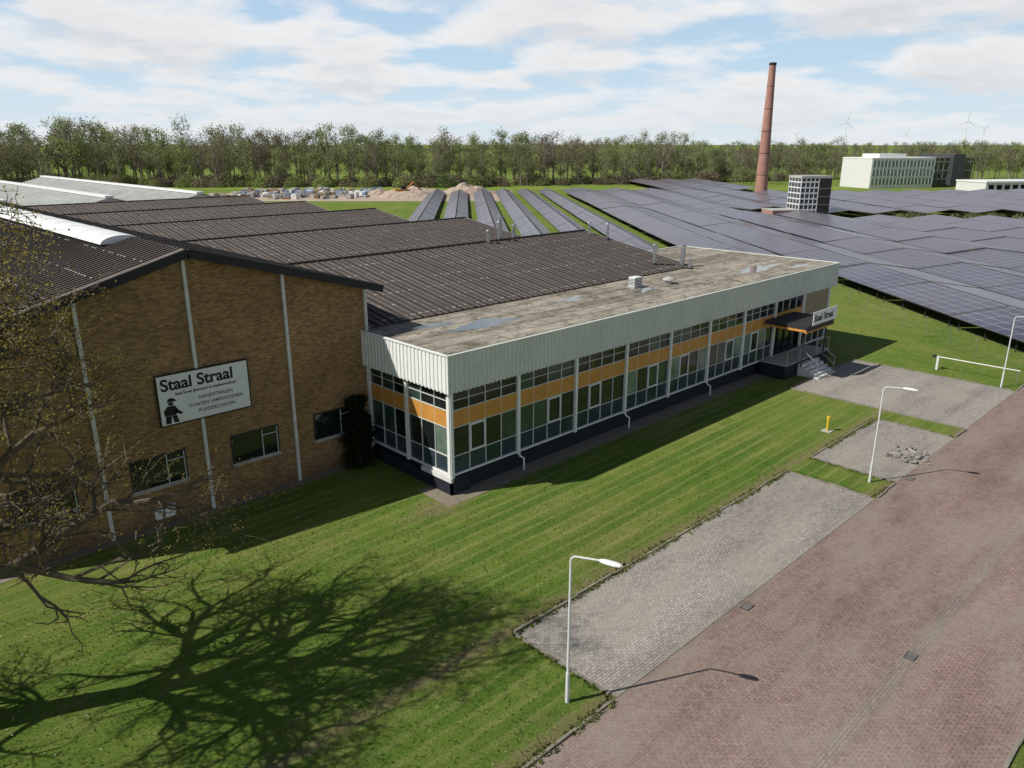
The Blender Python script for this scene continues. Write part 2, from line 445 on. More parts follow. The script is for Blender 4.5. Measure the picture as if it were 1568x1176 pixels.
mb=MB(); mb.box(-9.95,-6.1,6.0,6.06,4.15,6.3,M['black']); mb.box(-9.89,-6.16,5.985,5.999,4.21,6.24,M['white'])
for x in(-9.5,-6.6): mb.box(x-.04,x+.04,6.061,6.149,4.4,6.1,M['dark'])
mb.done('sign_board',sg)
text('Staal Straal',.68,(-9.78,5.98,5.63),M['black'],sg,'lettering_title',.017,sx=1.0)
text('Staal Straal IJzersterk in staalbewerking!!',.165,(-9.25,5.98,5.38),M['black'],sg,'lettering_line',.002,sx=.95)
for i,s in enumerate(('HANDSTRALEN','COATEN VERFSYSTEMEN','POEDERCOATEN')):
    text(s,.205,(-7.6,5.98,5.03-.28*i),M['black'],sg,'lettering_%d'%i,0,'CENTER')
mb=MB()
def fl(pts): mb.poly([(-9.45+a,5.978,4.25+b) for a,b in pts],M['black'])
fl([(-.16,.9),(.22,.9),(.16,1.0),(.05,1.06),(-.07,1.05),(-.13,.98)])
fl([(-.1,.76),(.06,.74),(.10,.88),(-.12,.88)])
fl([(-.30,.33),(.15,.33),(.24,.56),(.12,.73),(-.16,.73),(-.32,.56)])
fl([(.2,.56),(.42,.38),(.36,.30),(.1,.42)])
fl([(-.30,.0),(-.08,.0),(-.03,.32),(-.26,.32)]); fl([(.04,.02),(.24,.0),(.17,.32),(-.02,.32)])
mb.done('worker_emblem',sg)

# ---------------------------------------------------------------- glazed annex
an=empty('glazed_office_annex')
GB,GT=.93,4.83; XE=36.9
mb=MB()
mb.box(.06,XE,.10,13.3,0,GB-.05,M['plinth'])
mb.box(.25,XE-.1,.28,6.2,GB-.05,GT+.1,M['dark'])
mb.box(28.5,XE-.1,6.2,13.2,GB-.05,GT+1.5,M['brick'])
mb.done('core_walls',an)
glassmb=MB(); fr=MB()
def facade(T,edges,special=None):
    def bx(mbx,s0,s1,o0,o1,z0,z1,m):
        a=T(s0,o0);b=T(s1,o1); mbx.box(a[0],b[0],a[1],b[1],z0,z1,m)
    def pane(s0,s1,z0,z1,m):
        t1,t2=random.uniform(-.006,.006),random.uniform(-.006,.006)
        p=[T(s0,-.012+t1),T(s1,-.012-t1),T(s1,-.012-t1+t2),T(s0,-.012+t1+t2)]
        q=[(p[0][0],p[0][1],z0),(p[1][0],p[1][1],z0),(p[2][0],p[2][1],z1),(p[3][0],p[3][1],z1)]
        glassmb.poly(q,m)
    nb=len(edges)-1
    rows=[GB,1.78,3.12,3.92,GT]
    for i,e in enumerate(edges):
        bx(fr,e-.085,e+.085,-.02,.13,GB-.12,GT,M['white'])
    for i in range(nb):
        s0,s1=edges[i]+.085,edges[i+1]-.085; np=4 if (s1-s0)>3 else 3
        w=(s1-s0)/np
        if special and i in special:
            special[i](bx,s0,s1); continue
        for k in range(np):
            a,b=s0+k*w,s0+(k+1)*w
            r=random.random()
            pane(a,b,rows[0],rows[1],M['bluepanel'] if random.random()<.8 else M['glassg'])
            gm=M['glassp'] if r<.02+.03*i else (M['glassg'] if r<.25+.06*i else M['glass'])
            pane(a,b,rows[1],rows[2],gm)
            bx(glassmb,a,b,-.05,.02,rows[2],rows[3],M['orange'])
            pane(a,b,rows[3],rows[4],M['glassg'] if random.random()<.25 else M['glass'])
            if k:
                bx(fr,a-.016,a+.016,-.01,.04,GB,rows[2],M['frame']); bx(fr,a-.016,a+.016,-.01,.04,rows[3],GT,M['frame'])
                bx(fr,a-.01,a+.01,.0,.026,rows[2],rows[3],M['frame'])
            if k==1+(i%2) and np==4:
                for (c,d,z0,z1) in ((a+.03,b-.03,rows[1]+.03,rows[1]+.09),(a+.03,b-.03,rows[2]-.10,rows[2]-.03),(a+.03,a+.09,rows[1]+.09,rows[2]-.1),(b-.09,b-.03,rows[1]+.09,rows[2]-.1)):
                    bx(fr,c,d,.0,.065,z0,z1,M['white'])
        for z in rows[1:4]: bx(fr,s0,s1,-.008,.032,z-.018,z+.018,M['frame'])
        zm=(rows[3]+rows[4])/2; bx(fr,s0,s1,-.008,.028,zm-.014,zm+.014,M['frame'])
        bx(fr,s0,s1,-.02,.09,GB-.05,GB+.03,M['white'])
        bx(fr,s0,s1,-.02,.06,GT-.06,GT-.002,M['frame'])
edges=[4.1*i for i in range(10)]
def ent(bx,s0,s1):
    w=(s1-s0)/4
    for k in range(4):
        bx(glassmb,s0+k*w,s0+(k+1)*w,-.25,-.2,GB,3.35,M['glass'])
        bx(fr,s0+k*w-.03,s0+k*w+.03,-.2,-.12,GB,3.35,M['dark'])
        bx(fr,s0+k*w,s0+(k+1)*w,-.2,-.13,GB,GB+.12,M['dark'])
    bx(glassmb,s0,s1,-.25,.0,3.4,3.9,M['orange'])
    bx(glassmb,s0,s1,-.05,-.01,3.9,GT,M['glass'])
    for k in range(1,4): bx(fr,s0+k*w-.02,s0+k*w+.02,-.01,.05,3.9,GT,M['frame'])
    bx(fr,s0,s1,-.02,.06,GT-.06,GT-.002,M['frame'])
def beige(bx,s0,s1):
    w=(s1-s0)/4
    for k in range(4):
        bx(glassmb,s0+k*w,s0+(k+1)*w,-.05,-.01,GB,3.12,M['glassg'] if k%2 else M['glass'])
        if k: bx(fr,s0+k*w-.02,s0+k*w+.02,-.01,.05,GB,3.12,M['frame'])
    bx(glassmb,s0,s1,-.05,0,3.12,GT,M['beige'])
    bx(fr,s0,s1,-.01,.05,3.09,3.15,M['frame'])
    bx(fr,s0,s1,-.02,.09,GB-.05,GB+.03,M['white'])
facade(lambda s,o:(s,-o),edges,{7:ent,8:beige})
facade(lambda s,o:(-o,s),[0.0,3.05,6.05])
glassmb.done('glazing',an); fr.done('window_frames',an)
mb=MB(); mb.box(-.12,1.0,-.12,-.02,.0,.84,M['plinth'])
mb.box(-.16,-.02,-.16,2.0,.62,.84,M['whitecol']); mb.box(-.12,-.01,-.12,6.0,0,.615,M['plinth'])
for i in (1,3,5):
    x=4.1*i
    mb.tube((x,-.16,.95),(x,-.16,.72),.045,.045,8,M['white']); mb.tube((x,-.16,.73),(x+.12,-.34,.6),.045,.045,8,M['white']); mb.tube((x+.12,-.34,.61),(x+.12,-.34,0),.045,.045,8,M['white'])
mb.done('downpipes',an)
mb=MB()
def corr(axis,a0,a1,const,m):
    n=int((a1-a0)/.26); p=(a1-a0)/n; pts=[]
    for i in range(n):
        b=a0+i*p
        pts+= [(b,0),(b+p*.42,0),(b+p*.5,.035),(b+p*.92,.035)]
    pts.append((a1,0))
    for (s,d),(s2,d2) in zip(pts[:-1],pts[1:]):
        if axis=='x': q=[(s,const-d,4.83),(s2,const-d2,4.83),(s2,const-d2,6.5),(s,const-d,6.5)]
        else: q=[(const-d,s,4.83),(const-d2,s2,4.83),(const-d2,s2,6.5),(const-d,s,6.5)]
        mb.poly(q,m)
corr('x',-.3,37.5,-.3,M['fascia']); corr('y',-.3,6.14,-.3,M['white'])  # left face coloured white: sunlit brightness put into the cladding colour
mb.poly([(37.5,-.3,4.83),(37.5,13.5,4.83),(37.5,13.5,6.5),(37.5,-.3,6.5)],M['fascia'])
mb.box(-.30,37.5,-.30,.12,4.832,4.86,M['frame']); mb.box(-.30,.12,.121,6.14,4.832,4.86,M['frame'])
mb.box(-.36,37.56,-.37,-.22,6.5,6.55,M['fascia']); mb.box(-.37,-.22,-.219,6.14,6.5,6.55,M['white']); mb.box(37.42,37.56,-.219,13.5,6.5,6.55,M['fascia'])
mb.box(-.36,-.31,-.37,-.30,4.83,6.5,M['white'])
mb.done('fascia',an)
mb=MB(); mb.poly([(-.25,-.25,6.49),(37.45,-.25,6.49),(37.45,6.4,6.49),(-.25,6.4,6.49)],M['flat'])
mb.poly([(28.1,6.4,6.49),(37.45,6.4,6.49),(37.45,13.5,6.49),(28.1,13.5,6.49)],M['flat'])
mb.box(28.1,37.5,13.45,13.6,6.3,6.56,M['fascia'])
for i in range(60):
    x=random.uniform(0,37); y=random.uniform(0,6)
    if random.random()<.5: mb.box(x,x+random.uniform(.03,.3),y,y+random.uniform(.02,.1),6.49,6.52,M['rub'])
mb.done('flat_roof',an)
mb=MB()
def blob(cx,cy,rx,ry,seed):
    pts=[]
    for i in range(60):
        a=2*math.pi*i/60; r=1+.9*mnoise.noise(Vector((math.cos(a)*1.3+seed,math.sin(a)*1.3,seed)))+.5*mnoise.noise(Vector((math.cos(a)*4+seed,math.sin(a)*4,seed)))
        pts.append((cx+rx*r*math.cos(a),cy+ry*r*math.sin(a),6.496))
    mb.poly(pts,M['puddle'])
blob(5.2,3.2,2.1,.6,1.1); blob(3.0,4.7,1.1,.3,2.4); blob(12.5,4.4,1.6,.35,3.7); blob(30.5,2.6,2.4,.6,5.2); blob(34,1.2,1.3,.3,8.2); blob(18,3.2,1.2,.3,9.9)
mb.done('roof_puddles',an)
def vent_pipe(x,y,z,h,r,name='roof_vent_pipe',cap=True):
    mb=MB(); mb.tube((x,y,z-.1),(x,y,z+h),r,r,14,M['steel'])
    mb.tube((x,y,z),(x,y,z+.12),r*2.2,r*1.3,14,M['dark'])
    if cap:
        for k in range(3):
            a=k*2.1; mb.tube((x+r*.8*math.cos(a),y+r*.8*math.sin(a),z+h-.02),(x+r*.8*math.cos(a),y+r*.8*math.sin(a),z+h+.14),.012,.012,4,M['steel'])
        mb.tube((x,y,z+h+.13),(x,y,z+h+.3),r*1.7,r*.2,14,M['steel'])
    return mb.done(name,an)
vent_pipe(27.6,6.9,6.5,1.3,.17); vent_pipe(25.4,7.8,6.8,1.2,.12); vent_pipe(27.2,6.0,6.5,.7,.14,cap=False)
mb=MB(); mb.box(18.0,18.9,3.9,4.5,6.49,6.62,M['conc']); mb.box(18.08,18.8,3.95,4.45,6.62,7.15,M['white'])
for k in range(5): mb.box(18.06,18.82,3.93,4.47,6.68+k*.09,6.71+k*.09,M['dark'])
mb.done('roof_ventilator_box',an)
mb=MB(); mb.tube((21.2,3.6,6.49),(21.2,3.6,6.75),.22,.22,14,M['steel']); mb.tube((21.2,3.6,6.72),(21.2,3.6,6.80),.42,.38,14,M['conc']); mb.tube((21.2,3.6,6.80),(21.2,3.6,6.93),.38,.08,14,M['conc']); mb.done('roof_cowl',an)
mb=MB()
mb.box(27.3,31.3,-3.0,-.15,3.36,3.72,M['dark']); mb.box(27.24,31.36,-3.06,-2.9,3.30,3.38,M['orange']); mb.box(27.24,27.30,-3.0,-.2,3.36,3.50,M['orange'])
mb.tube((27.7,-2.7,.9),(27.7,-2.7,3.36),.05,.05,8,M['dark']); mb.tube((30.9,-2.7,.9),(30.9,-2.7,3.36),.05,.05,8,M['dark'])
mb.box(28.2,30.9,-2.5,-.3,3.30,3.355,M['yellow'])
mb.done('entrance_canopy',an)
mb=MB(); mb.box(27.0,33.4,-2.0,-.12,0,.93,M['plinth']); mb.box(26.95,33.45,-2.05,-.13,.93,.98,M['conc'])
for k in range(5): mb.box(28.7,31.3,-2.05-.3*(k+1),-2.05-.3*k,0,.93-.17*(k+1)+.02,M['whitecol'])
for x in (28.72,31.28):
    mb.tube((x,-2.1,.95),(x,-2.1,1.9),.025,.025,6,M['steel']); mb.tube((x,-3.4,.1),(x,-3.4,1.05),.025,.025,6,M['steel'])
    mb.tube((x,-2.1,1.9),(x,-3.4,1.05),.03,.03,6,M['steel']); mb.tube((x,-2.1,1.4),(x,-3.4,.55),.02,.02,6,M['steel'])
for x in (27.1,28.7,31.3,33.3): mb.tube((x,-2.0,.95),(x,-2.0,1.9),.025,.025,6,M['steel'])
mb.tube((27.1,-2.0,1.9),(28.7,-2.0,1.9),.025,.025,6,M['steel']); mb.tube((31.3,-2.0,1.9),(33.3,-2.0,1.9),.025,.025,6,M['steel'])
mb.done('entrance_steps',an)
es=empty('entrance_sign'); mb=MB(); mb.box(27.9,31.4,-3.10,-3.07,3.72,4.6,M['white'])
for x in(28.2,31.1): mb.box(x-.03,x+.03,-3.06,-2.98,3.7,4.5,M['dark'])
mb.done('board',es)
text('Staal Straal',.64,(28.0,-3.105,3.96),M['black'],es,'lettering',.016)

# ---------------------------------------------------------------- main hall with dark multi-pitch roof
mh=empty('factory_main_hall')
prof=[(6.35,6.55),(16.6,8.3)]
ridges=[31.3,46.0,60.7,75.4]
for r in ridges: prof+=[(r-10.6,6.75),(r,8.35)]
prof+=[(79.5,6.75)]
X0,X1=.35,28.0
mb=MB(); n=len(prof)
for i in range(n-1):
    a,b=prof[i],prof[i+1]
    mb.poly([(X0,a[0],a[1]),(X1,a[0],a[1]),(X1,b[0],b[1]),(X0,b[0],b[1])],M['hallroof'])
pw=[(y,z-.05) for y,z in prof]
for xx in (X0+.02,X1-.15):
    mb.poly([(xx,6.4,0)]+[(xx,y,z) for y,z in pw]+[(xx,79.45,0)],M['brick'])
mb.poly([(X0,79.4,0),(X1,79.4,0),(X1,79.4,6.7),(X0,79.4,6.7)],M['brick'])
mb.poly([(X0,6.42,0),(X1,6.42,0),(X1,6.42,6.5),(X0,6.42,6.5)],M['brick'])
for i in range(n-1):
    a,b=prof[i],prof[i+1]; d=Vector((0,b[0]-a[0],b[1]-a[1])); L=d.length; d.normalize(); up=Vector((0,-d.z,d.y))
    mid=Vector((0,(a[0]+b[0])/2,(a[1]+b[1])/2))
    for xx in (X0,X1): mb.obox(mid+Vector((xx,0,0))-up*.1,Vector((.04,0,0)),d*(L/2),up*.14,M['conc'])
    if d.z>0:
        x=X0+.5; j=0
        while x<X1:
            big=(j%2==0)
            mb.obox(mid+Vector((x,0,0))+up*.02,Vector((.06 if big else .03,0,0)),d*(L/2),up*(.035 if big else .02),M['rib']); x+=.45; j+=1
        k=.5
        while k<L:
            x=X0+.5
            while x<X1:
                q=Vector((x+.22+random.uniform(-.05,.05),a[0],a[1]))+d*(k+random.uniform(-.05,.05))+up*.01
                if mnoise.noise(Vector((x*.35,k*.6+i*7,2)))+random.uniform(-.35,.35)>-.18: mb.obox(q,Vector((random.uniform(.05,.17),0,0)),d*random.uniform(.02,.055),up*.01,M['lichen'])
                x+=.45
            k+=1.65
mb.box(X0,X1,16.5,16.72,8.24,8.40,M['rib'])
for r in ridges: mb.box(X0,X1,r-.1,r+.12,8.29,8.45,M['rib'])
mb.done('walls_and_roof',mh)
for (x,y,h,r) in ((18.5,16.6,1.3,.1),(19.4,17.4,1.6,.16),(20.6,17.2,.9,.14),(17.2,16.3,.8,.12),(27.3,15.5,1.0,.1),(27.6,13.9,1.0,.1)):
    o=vent_pipe(x,y,8.15 if y>16 else 7.9,h,r); o.parent=mh
ph=empty('pale_roofed_halls'); mb=MB()
for i in range(5):
    xa=-28+i*11.6; xb=xa+11.6; xm=(xa+xb)/2; yy=82
    mb.prismY([(xa,0),(xb,0),(xb,6.9),(xm,8.5),(xa,6.9)],yy,160,M['whitecol'])
    for (p,q,zp,zq) in ((xa,xm,6.95,8.55),(xm,xb,8.55,6.95)):
        mb.poly([(p,yy-.3,zp),(q,yy-.3,zq),(q,160,zq),(p,160,zp)],M['paleroof'])
    mb.box(xm-.5,xm+.5,yy,160,8.5,8.75,M['white'])
mb.done('walls_and_roofs',ph)

# ---------------------------------------------------------------- solar field
sf=empty('solar_panel_field',(60,6.2,0)); sf.rotation_euler=(0,0,math.atan2(-.653,.757))
mb=MB(); legs=MB()
def slab(x0,x1,y0,y1,z0,z1):
    uv=[(y0,0),(y0,x1-x0),(y1,x1-x0),(y1,0)]
    j0,j1,j2,j3=[random.uniform(-.03,.03) for _ in range(4)]
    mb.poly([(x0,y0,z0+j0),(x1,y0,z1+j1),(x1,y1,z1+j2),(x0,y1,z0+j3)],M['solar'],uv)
    t=.10
    mb.poly([(x0,y0,z0-t),(x0,y1,z0-t),(x1,y1,z1-t),(x1,y0,z1-t)],M['dark'])
    mb.poly([(x0,y0,z0-t),(x1,y0,z1-t),(x1,y0,z1+j1),(x0,y0,z0+j0)],M['rub'])
    mb.poly([(x0,y0,z0-t),(x0,y0,z0+j0),(x0,y1,z0+j3),(x0,y1,z0-t)],M['dark'])
    mb.poly([(x1,y0,z1-t),(x1,y1,z1-t),(x1,y1,z1+j2),(x1,y0,z1+j1)],M['dark'])
def blocked(x,y):
    p,q=x+40.5,y+75.2
    if 54<p<72 and 152<q<172: return True
    if 76<p<90 and 228<q<246: return True
    if p>95 and q>232: return True
    if 150<q<156 and 72<p<125: return True
    if 104<q<108 and p>96: return True
    if p<60 and q>246: return True
    if random.random()<.012: return True
    return False
TL=12.0
for k in range(6):
    xa=-52+k*6.8
    y=15.0
    while y<165:
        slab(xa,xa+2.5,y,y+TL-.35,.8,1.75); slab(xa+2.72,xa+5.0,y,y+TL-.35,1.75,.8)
        for yy in (y+.5,y+6,y+11): legs.tube((xa+2.66,yy,0),(xa+2.66,yy,1.7),.05,.05,5,M['steel'])
        y+=TL
x=-11.0
while x<210:
    y=-62.0 if x>=-.5 else (3.0 if x>-7 else 12.0)
    while y<240:
        g=random.uniform(-.03,.03)+.35*mnoise.noise(Vector((x*.02,y*.02,4)))
        if not blocked(x+2.5,y+6):
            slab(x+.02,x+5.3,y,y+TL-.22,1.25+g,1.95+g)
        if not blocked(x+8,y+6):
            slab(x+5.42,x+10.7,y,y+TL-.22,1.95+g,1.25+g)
        if y<60:
            for yy in (y+.6,y+4.2,y+7.8,y+11.2):
                legs.tube((x+.6,yy,0),(x+.6,yy,1.1),.05,.05,5,M['dark']); legs.tube((x+5.36,yy,0),(x+5.36,yy,1.8),.05,.05,5,M['dark'])
        y+=TL
    x+=11.0
mb.done('panels',sf); legs.done('support_posts',sf)
mb=MB()
for i in range(14):
    q=-36+i*3.2; mb.tube((-3.5,q,0),(-3.5,q,1.7),.025,.025,6,M['steel'])
for z in (.4,.9,1.35,1.68): mb.tube((-3.5,-36,z),(-3.5,5.6,z),.005,.005,4,M['steel'],False)
mb.done('wire_fence',None,loc=(60,6.2,0),rot=(0,0,math.atan2(-.653,.757)))

# ---------------------------------------------------------------- chimney, tower, offices
cx,cy=W(236,74.6)
mb=MB(); prev=(1.85,0)
for i in range(1,13):
    z=37*i/12; r=1.85-.95*(i/12); mb.tube((cx,cy,prev[1]),(cx,cy,z),prev[0],r,24,M['chim'],i==12)
    if i%2==0: mb.tube((cx,cy,z-.10),(cx,cy,z+.03),r+.05,r+.05,24,M['dark'])
    prev=(r,z)
mb.tube((cx,cy,36.4),(cx,cy,37.1),1.0,1.03,24,M['dark'])
mb.done('brick_chimney',smooth=False)
ang=R(45.9-90)
def placed(name,f,l,rz=0.0):
    x,y=W(f,l); e=empty(name,(x,y,0)); e.rotation_euler=(0,0,ang+rz); return e
tw=placed('stair_tower',163,61.5,R(8)); mb=MB()
mb.box(-3.2,3.2,-2.6,2.6,0,8.3,M['darkglass']); mb.box(-3.3,3.3,-2.7,2.7,8.3,8.75,M['conc']); mb.box(-3.25,3.25,-2.65,2.65,0,1.4,M['conc'])
for z in (1.9,3.0,4.1,5.2,6.3,7.4): mb.box(-3.27,.6,-2.67,-2.60,z,z+.3,M['frame'])
for x in (-3.27,-2.3,-1.35,-.4,.5): mb.box(x,x+.13,-2.69,-2.60,1.4,8.3,M['frame'])
for y in (-2.6,-1.3,0,1.3,2.4): mb.box(-3.29,-3.2,y,y+.13,1.4,8.3,M['frame'])
for z in (1.9,3.0,4.1,5.2,6.3,7.4): mb.box(-3.27,-3.2,-2.6,2.6,z,z+.25,M['frame'])
mb.box(.7,3.3,-2.72,2.72,1.2,8.3,M['dark'])
for z in (3,4.6,6.2): mb.box(.69,3.31,-2.76,2.76,z,z+.12,M['rub'])
mb.done('structure',tw)
mb=MB(); mb.box(-9,-3.6,-3,2,0,1.9,M['chim']); mb.box(-9.1,-3.5,-3.1,2.1,1.9,2.1,M['conc']); mb.done('low_annex',tw)
of=placed('office_building',285,137,R(14)); mb=MB()
mb.box(-14,12,-6,10,0,10.3,M['whitecol']); mb.box(-9,2,-3,6,10.3,11.6,M['white'])
for z in (1.2,4.2,7.2):
    mb.box(-13.7,11.7,-6.12,-6.0,z,z+2.2,M['glassp'])
    for k in range(18): mb.box(-13.7+k*1.49,-13.5+k*1.49,-6.17,-6.12,z,z+2.2,M['white'])
mb.box(-14.12,12.1,-6.1,10.1,10.0,10.35,M['white'])
mb.done('front_block',of)
mb=MB(); mb.box(12.1,32,-2,14,0,10.0,M['glassg']); mb.box(22,27,-3.5,14,0,11.4,M['darkglass']); mb.box(12.1,32.1,-2.1,14.1,10.0,10.4,M['rub'])
for z in (2.5,5.5,8.5): mb.box(12.2,32,-2.12,-2.0,z,z+.5,M['rub'])
for k in range(9): mb.box(12.4+k*2.3,12.6+k*2.3,-2.15,-2.0,0,10,M['rub'])
mb.done('rear_block',of)
lb=placed('low_warehouse',255,160,R(10)); mb=MB(); mb.box(-12,40,-5,8,0,3.3,M['whitecol']); mb.box(-12.2,40.2,-5.2,8.2,3.3,3.7,M['white'])
for k in range(17): mb.box(-11+k*2.9,-9.2+k*2.9,-5.1,-5.0,1.2,2.6,M['glass'])
mb.done('structure',lb)

M['turb']=simple('turbine_grey',(.74,.77,.80),.05,1,.6)
def turbine(f,l,h,br,a0):
    e=placed('wind_turbine',f,l); mb=MB(); mb.tube((0,0,0),(0,0,h),1.4,.8,10,M['turb']); mb.box(-1.2,1.2,-2,4,h-1.0,h+1.2,M['turb'])
    for k in range(3):
        a=a0+k*2.094; d=Vector((math.sin(a),0,math.cos(a))); s=Vector((math.cos(a),0,-math.sin(a)))
        c=Vector((0,-4,h)); mb.poly([c-s*.6,c+s*.6,c+d*br*.3+s*.9,c+d*br+s*.2,c+d*br-s*.2,c+d*br*.25-s*.8],M['turb'])
    mb.tube((0,-5,h),(0,-3,h),.9,1.3,10,M['turb']); mb.done('tower_and_rotor',e)
for (f,l,h,a0) in ((2300,953,72,.2),(1900,1071,66,.05),(2500,1464,59,.9),(3200,1569,56,.5),(3300,1168,52,.7),(3000,920,68,.35),(3400,765,59,.9),(3600,570,61,.2)):
    turbine(f,l,h,h*.40,a0)

# ---------------------------------------------------------------- yard
for (f,l,r,h,s) in ((238,-30,14,3.0,1),(246,-14,11,3.4,5),(236,-40,7,2.2,9)):
    mb=MB(); x0,y0=W(f,l); N=26
    idx={}
    for i in range(N+1):
        for j in range(N+1):
            x=(i/N*2-1);y=(j/N*2-1); d=math.hypot(x,y)
            z=max(0,1-d)**.8*h*(1+.5*mnoise.noise(Vector((x*2.5+s,y*2.5,s))))+(.35*mnoise.noise(Vector((x*7+s,y*7,s))) if d<1 else 0)-.05
            idx[i,j]=len(mb.v); mb.v.append((x0+x*r,y0+y*r*.7,z))
    for i in range(N):
        for j in range(N): mb.f.append((idx[i,j],idx[i+1,j],idx[i+1,j+1],idx[i,j+1])); mb.mi.append(mb.m(M['sand']))
    mb.done('sand_heap')
mb=MB(); cols=[M['white'],M['conc'],simple('blue_tarp',(.2,.27,.38),.2),M['conc'],simple('wood_stack',(.3,.2,.12),.3)]
for i in range(170):
    f=random.uniform(222,262); l=random.uniform(-86,-42); x,y=W(f,l); w=random.uniform(.5,1.7); h=random.uniform(.4,1.5); d=random.uniform(.4,1.1)
    a=random.uniform(-.3,.3)+.75; mb.obox((x,y,h/2),(math.cos(a)*w,math.sin(a)*w,0),(-math.sin(a)*d,math.cos(a)*d,0),(0,0,h/2),random.choice(cols))
mb.done('material_stacks')
mb=MB(); p=[W(214,-90),W(214,0),W(262,0),W(262,-90)]; mb.poly([(x,y,.02) for x,y in p],M['sand']); mb.done('yard_surface')
mb=MB(); p=[W(268,-400),W(268,120),W(284,120),W(284,-400)]; mb.poly([(x,y,.02) for x,y in p],grass_mat('meadow_grass',False,1.4)); mb.done('meadow')
ex=empty('excavator',(*W(233,-33),0)); ex.rotation_euler=(0,0,ang+.3); mb=MB(); oc=simple('excavator_orange',(.45,.2,.06),.1)
mb.box(-2,2,-1.4,-.8,0,.9,M['dark']); mb.box(-2,2,.8,1.4,0,.9,M['dark']); mb.box(-1.8,1.6,-1.3,1.3,.95,2.2,oc); mb.box(.1,1.5,-1.2,0,2.2,3.1,M['glass'])
mb.tube((1.4,.3,1.8),(4.0,.3,4.2),.28,.22,6,oc); mb.tube((4.0,.3,4.2),(5.8,.3,2.0),.22,.16,6,oc); mb.box(5.3,6.2,-.2,.8,1.2,2.1,M['dark']); mb.done('body',ex)

# ---------------------------------------------------------------- street lamps
def street_lamp(x,y):
    mb=MB(); h=4.5
    mb.tube((0,0,0),(0,0,1.0),.06,.055,12,M['frame']); mb.tube((0,0,1.0),(0,0,h),.04,.033,12,M['frame'])
    d=Vector((.42,-.9,0)).normalized(); pv=Vector((0,0,h))
    for i in range(1,9):
        a=i/8*R(84); q=Vector((0,0,h))+d*(.16*(1-math.cos(a)))+Vector((0,0,.15*math.sin(a))); mb.tube(pv,q,.03,.03,8,M['frame'],False); pv=q
    q=pv+d*.62+Vector((0,0,.02)); mb.tube(pv,q,.03,.027,8,M['frame'],False)
    s=Vector((-d.y,d.x,0)); N=12
    secs=[(0,.03,.03),(.06,.07,.055),(.2,.105,.07),(.42,.11,.065),(.56,.08,.05),(.62,.02,.02)]
    rings=[]
    for (t,w,hh) in secs:
        c=q+d*t-Vector((0,0,t*.08)); ring=[]
        for k in range(N):
            a=2*math.pi*k/N; ring.append(len(mb.v)); mb.v.append(tuple(c+s*math.cos(a)*w+Vector((0,0,math.sin(a)*hh*(1 if math.sin(a)>0 else .7)))))
        rings.append(ring)
    for a,b in zip(rings[:-1],rings[1:]):
        for k in range(N):
            j=(k+1)%N; mb.f.append((a[k],a[j],b[j],b[k])); mb.mi.append(mb.m(M['white']))
    mb.f.append(tuple(rings[-1])); mb.mi.append(mb.m(M['white']))
    mb.done('street_lamp',loc=(x,y,0))
for x,y in ((-6.25,-12.55),(14.75,-12.5),(35.6,-12.5),(56.5,-12.5)): street_lamp(x,y)
mb=MB(); mb.tube((0,0,0),(0,0,.7),.07,.07,10,M['yellow']); mb.tube((0,0,.7),(0,0,.86),.11,.09,10,M['yellow']); mb.box(-.25,.25,-.25,.25,0,.05,M['conc']); mb.done('yellow_marker_post',loc=(19.8,-8.2,0))
mb=MB()
for i in range(130):
    x=random.gauss(19.3,.5);y=random.gauss(-12.5,.35);s=random.uniform(.03,.13); a=random.uniform(0,3); t=random.uniform(-.6,.6)
    mb.obox((x,y,.02+random.uniform(.3,1.2)*s),(math.cos(a)*s*1.5,math.sin(a)*s*1.5,t*s),(-math.sin(a)*s*.6,math.cos(a)*s*.6,0),(0,0,s*.35),M['rub'])
for i in range(5):
    x=random.gauss(19.2,.4);y=random.gauss(-12.5,.3); a=random.uniform(0,3)
    mb.obox((x,y,.12),(math.cos(a)*.35,math.sin(a)*.35,random.uniform(-.05,.1)),(-math.sin(a)*.05,math.cos(a)*.05,0),(0,0,.03),M['conc'])
mb.done('rubble_pile')
mb=MB(); mb.box(36.92,37.08,-8.25,-8.1,0,.95,M['frame']); mb.tube((37,-8.1,.92),(37,-13.1,.92),.035,.03,8,M['white']); mb.tube((37,-13.0,0),(37,-13.0,.88),.03,.03,8,M['steel'])
mb.box(36.93,37.07,-8.0,-7.8,.82,1.0,M['dark']); mb.done('boom_barrier')

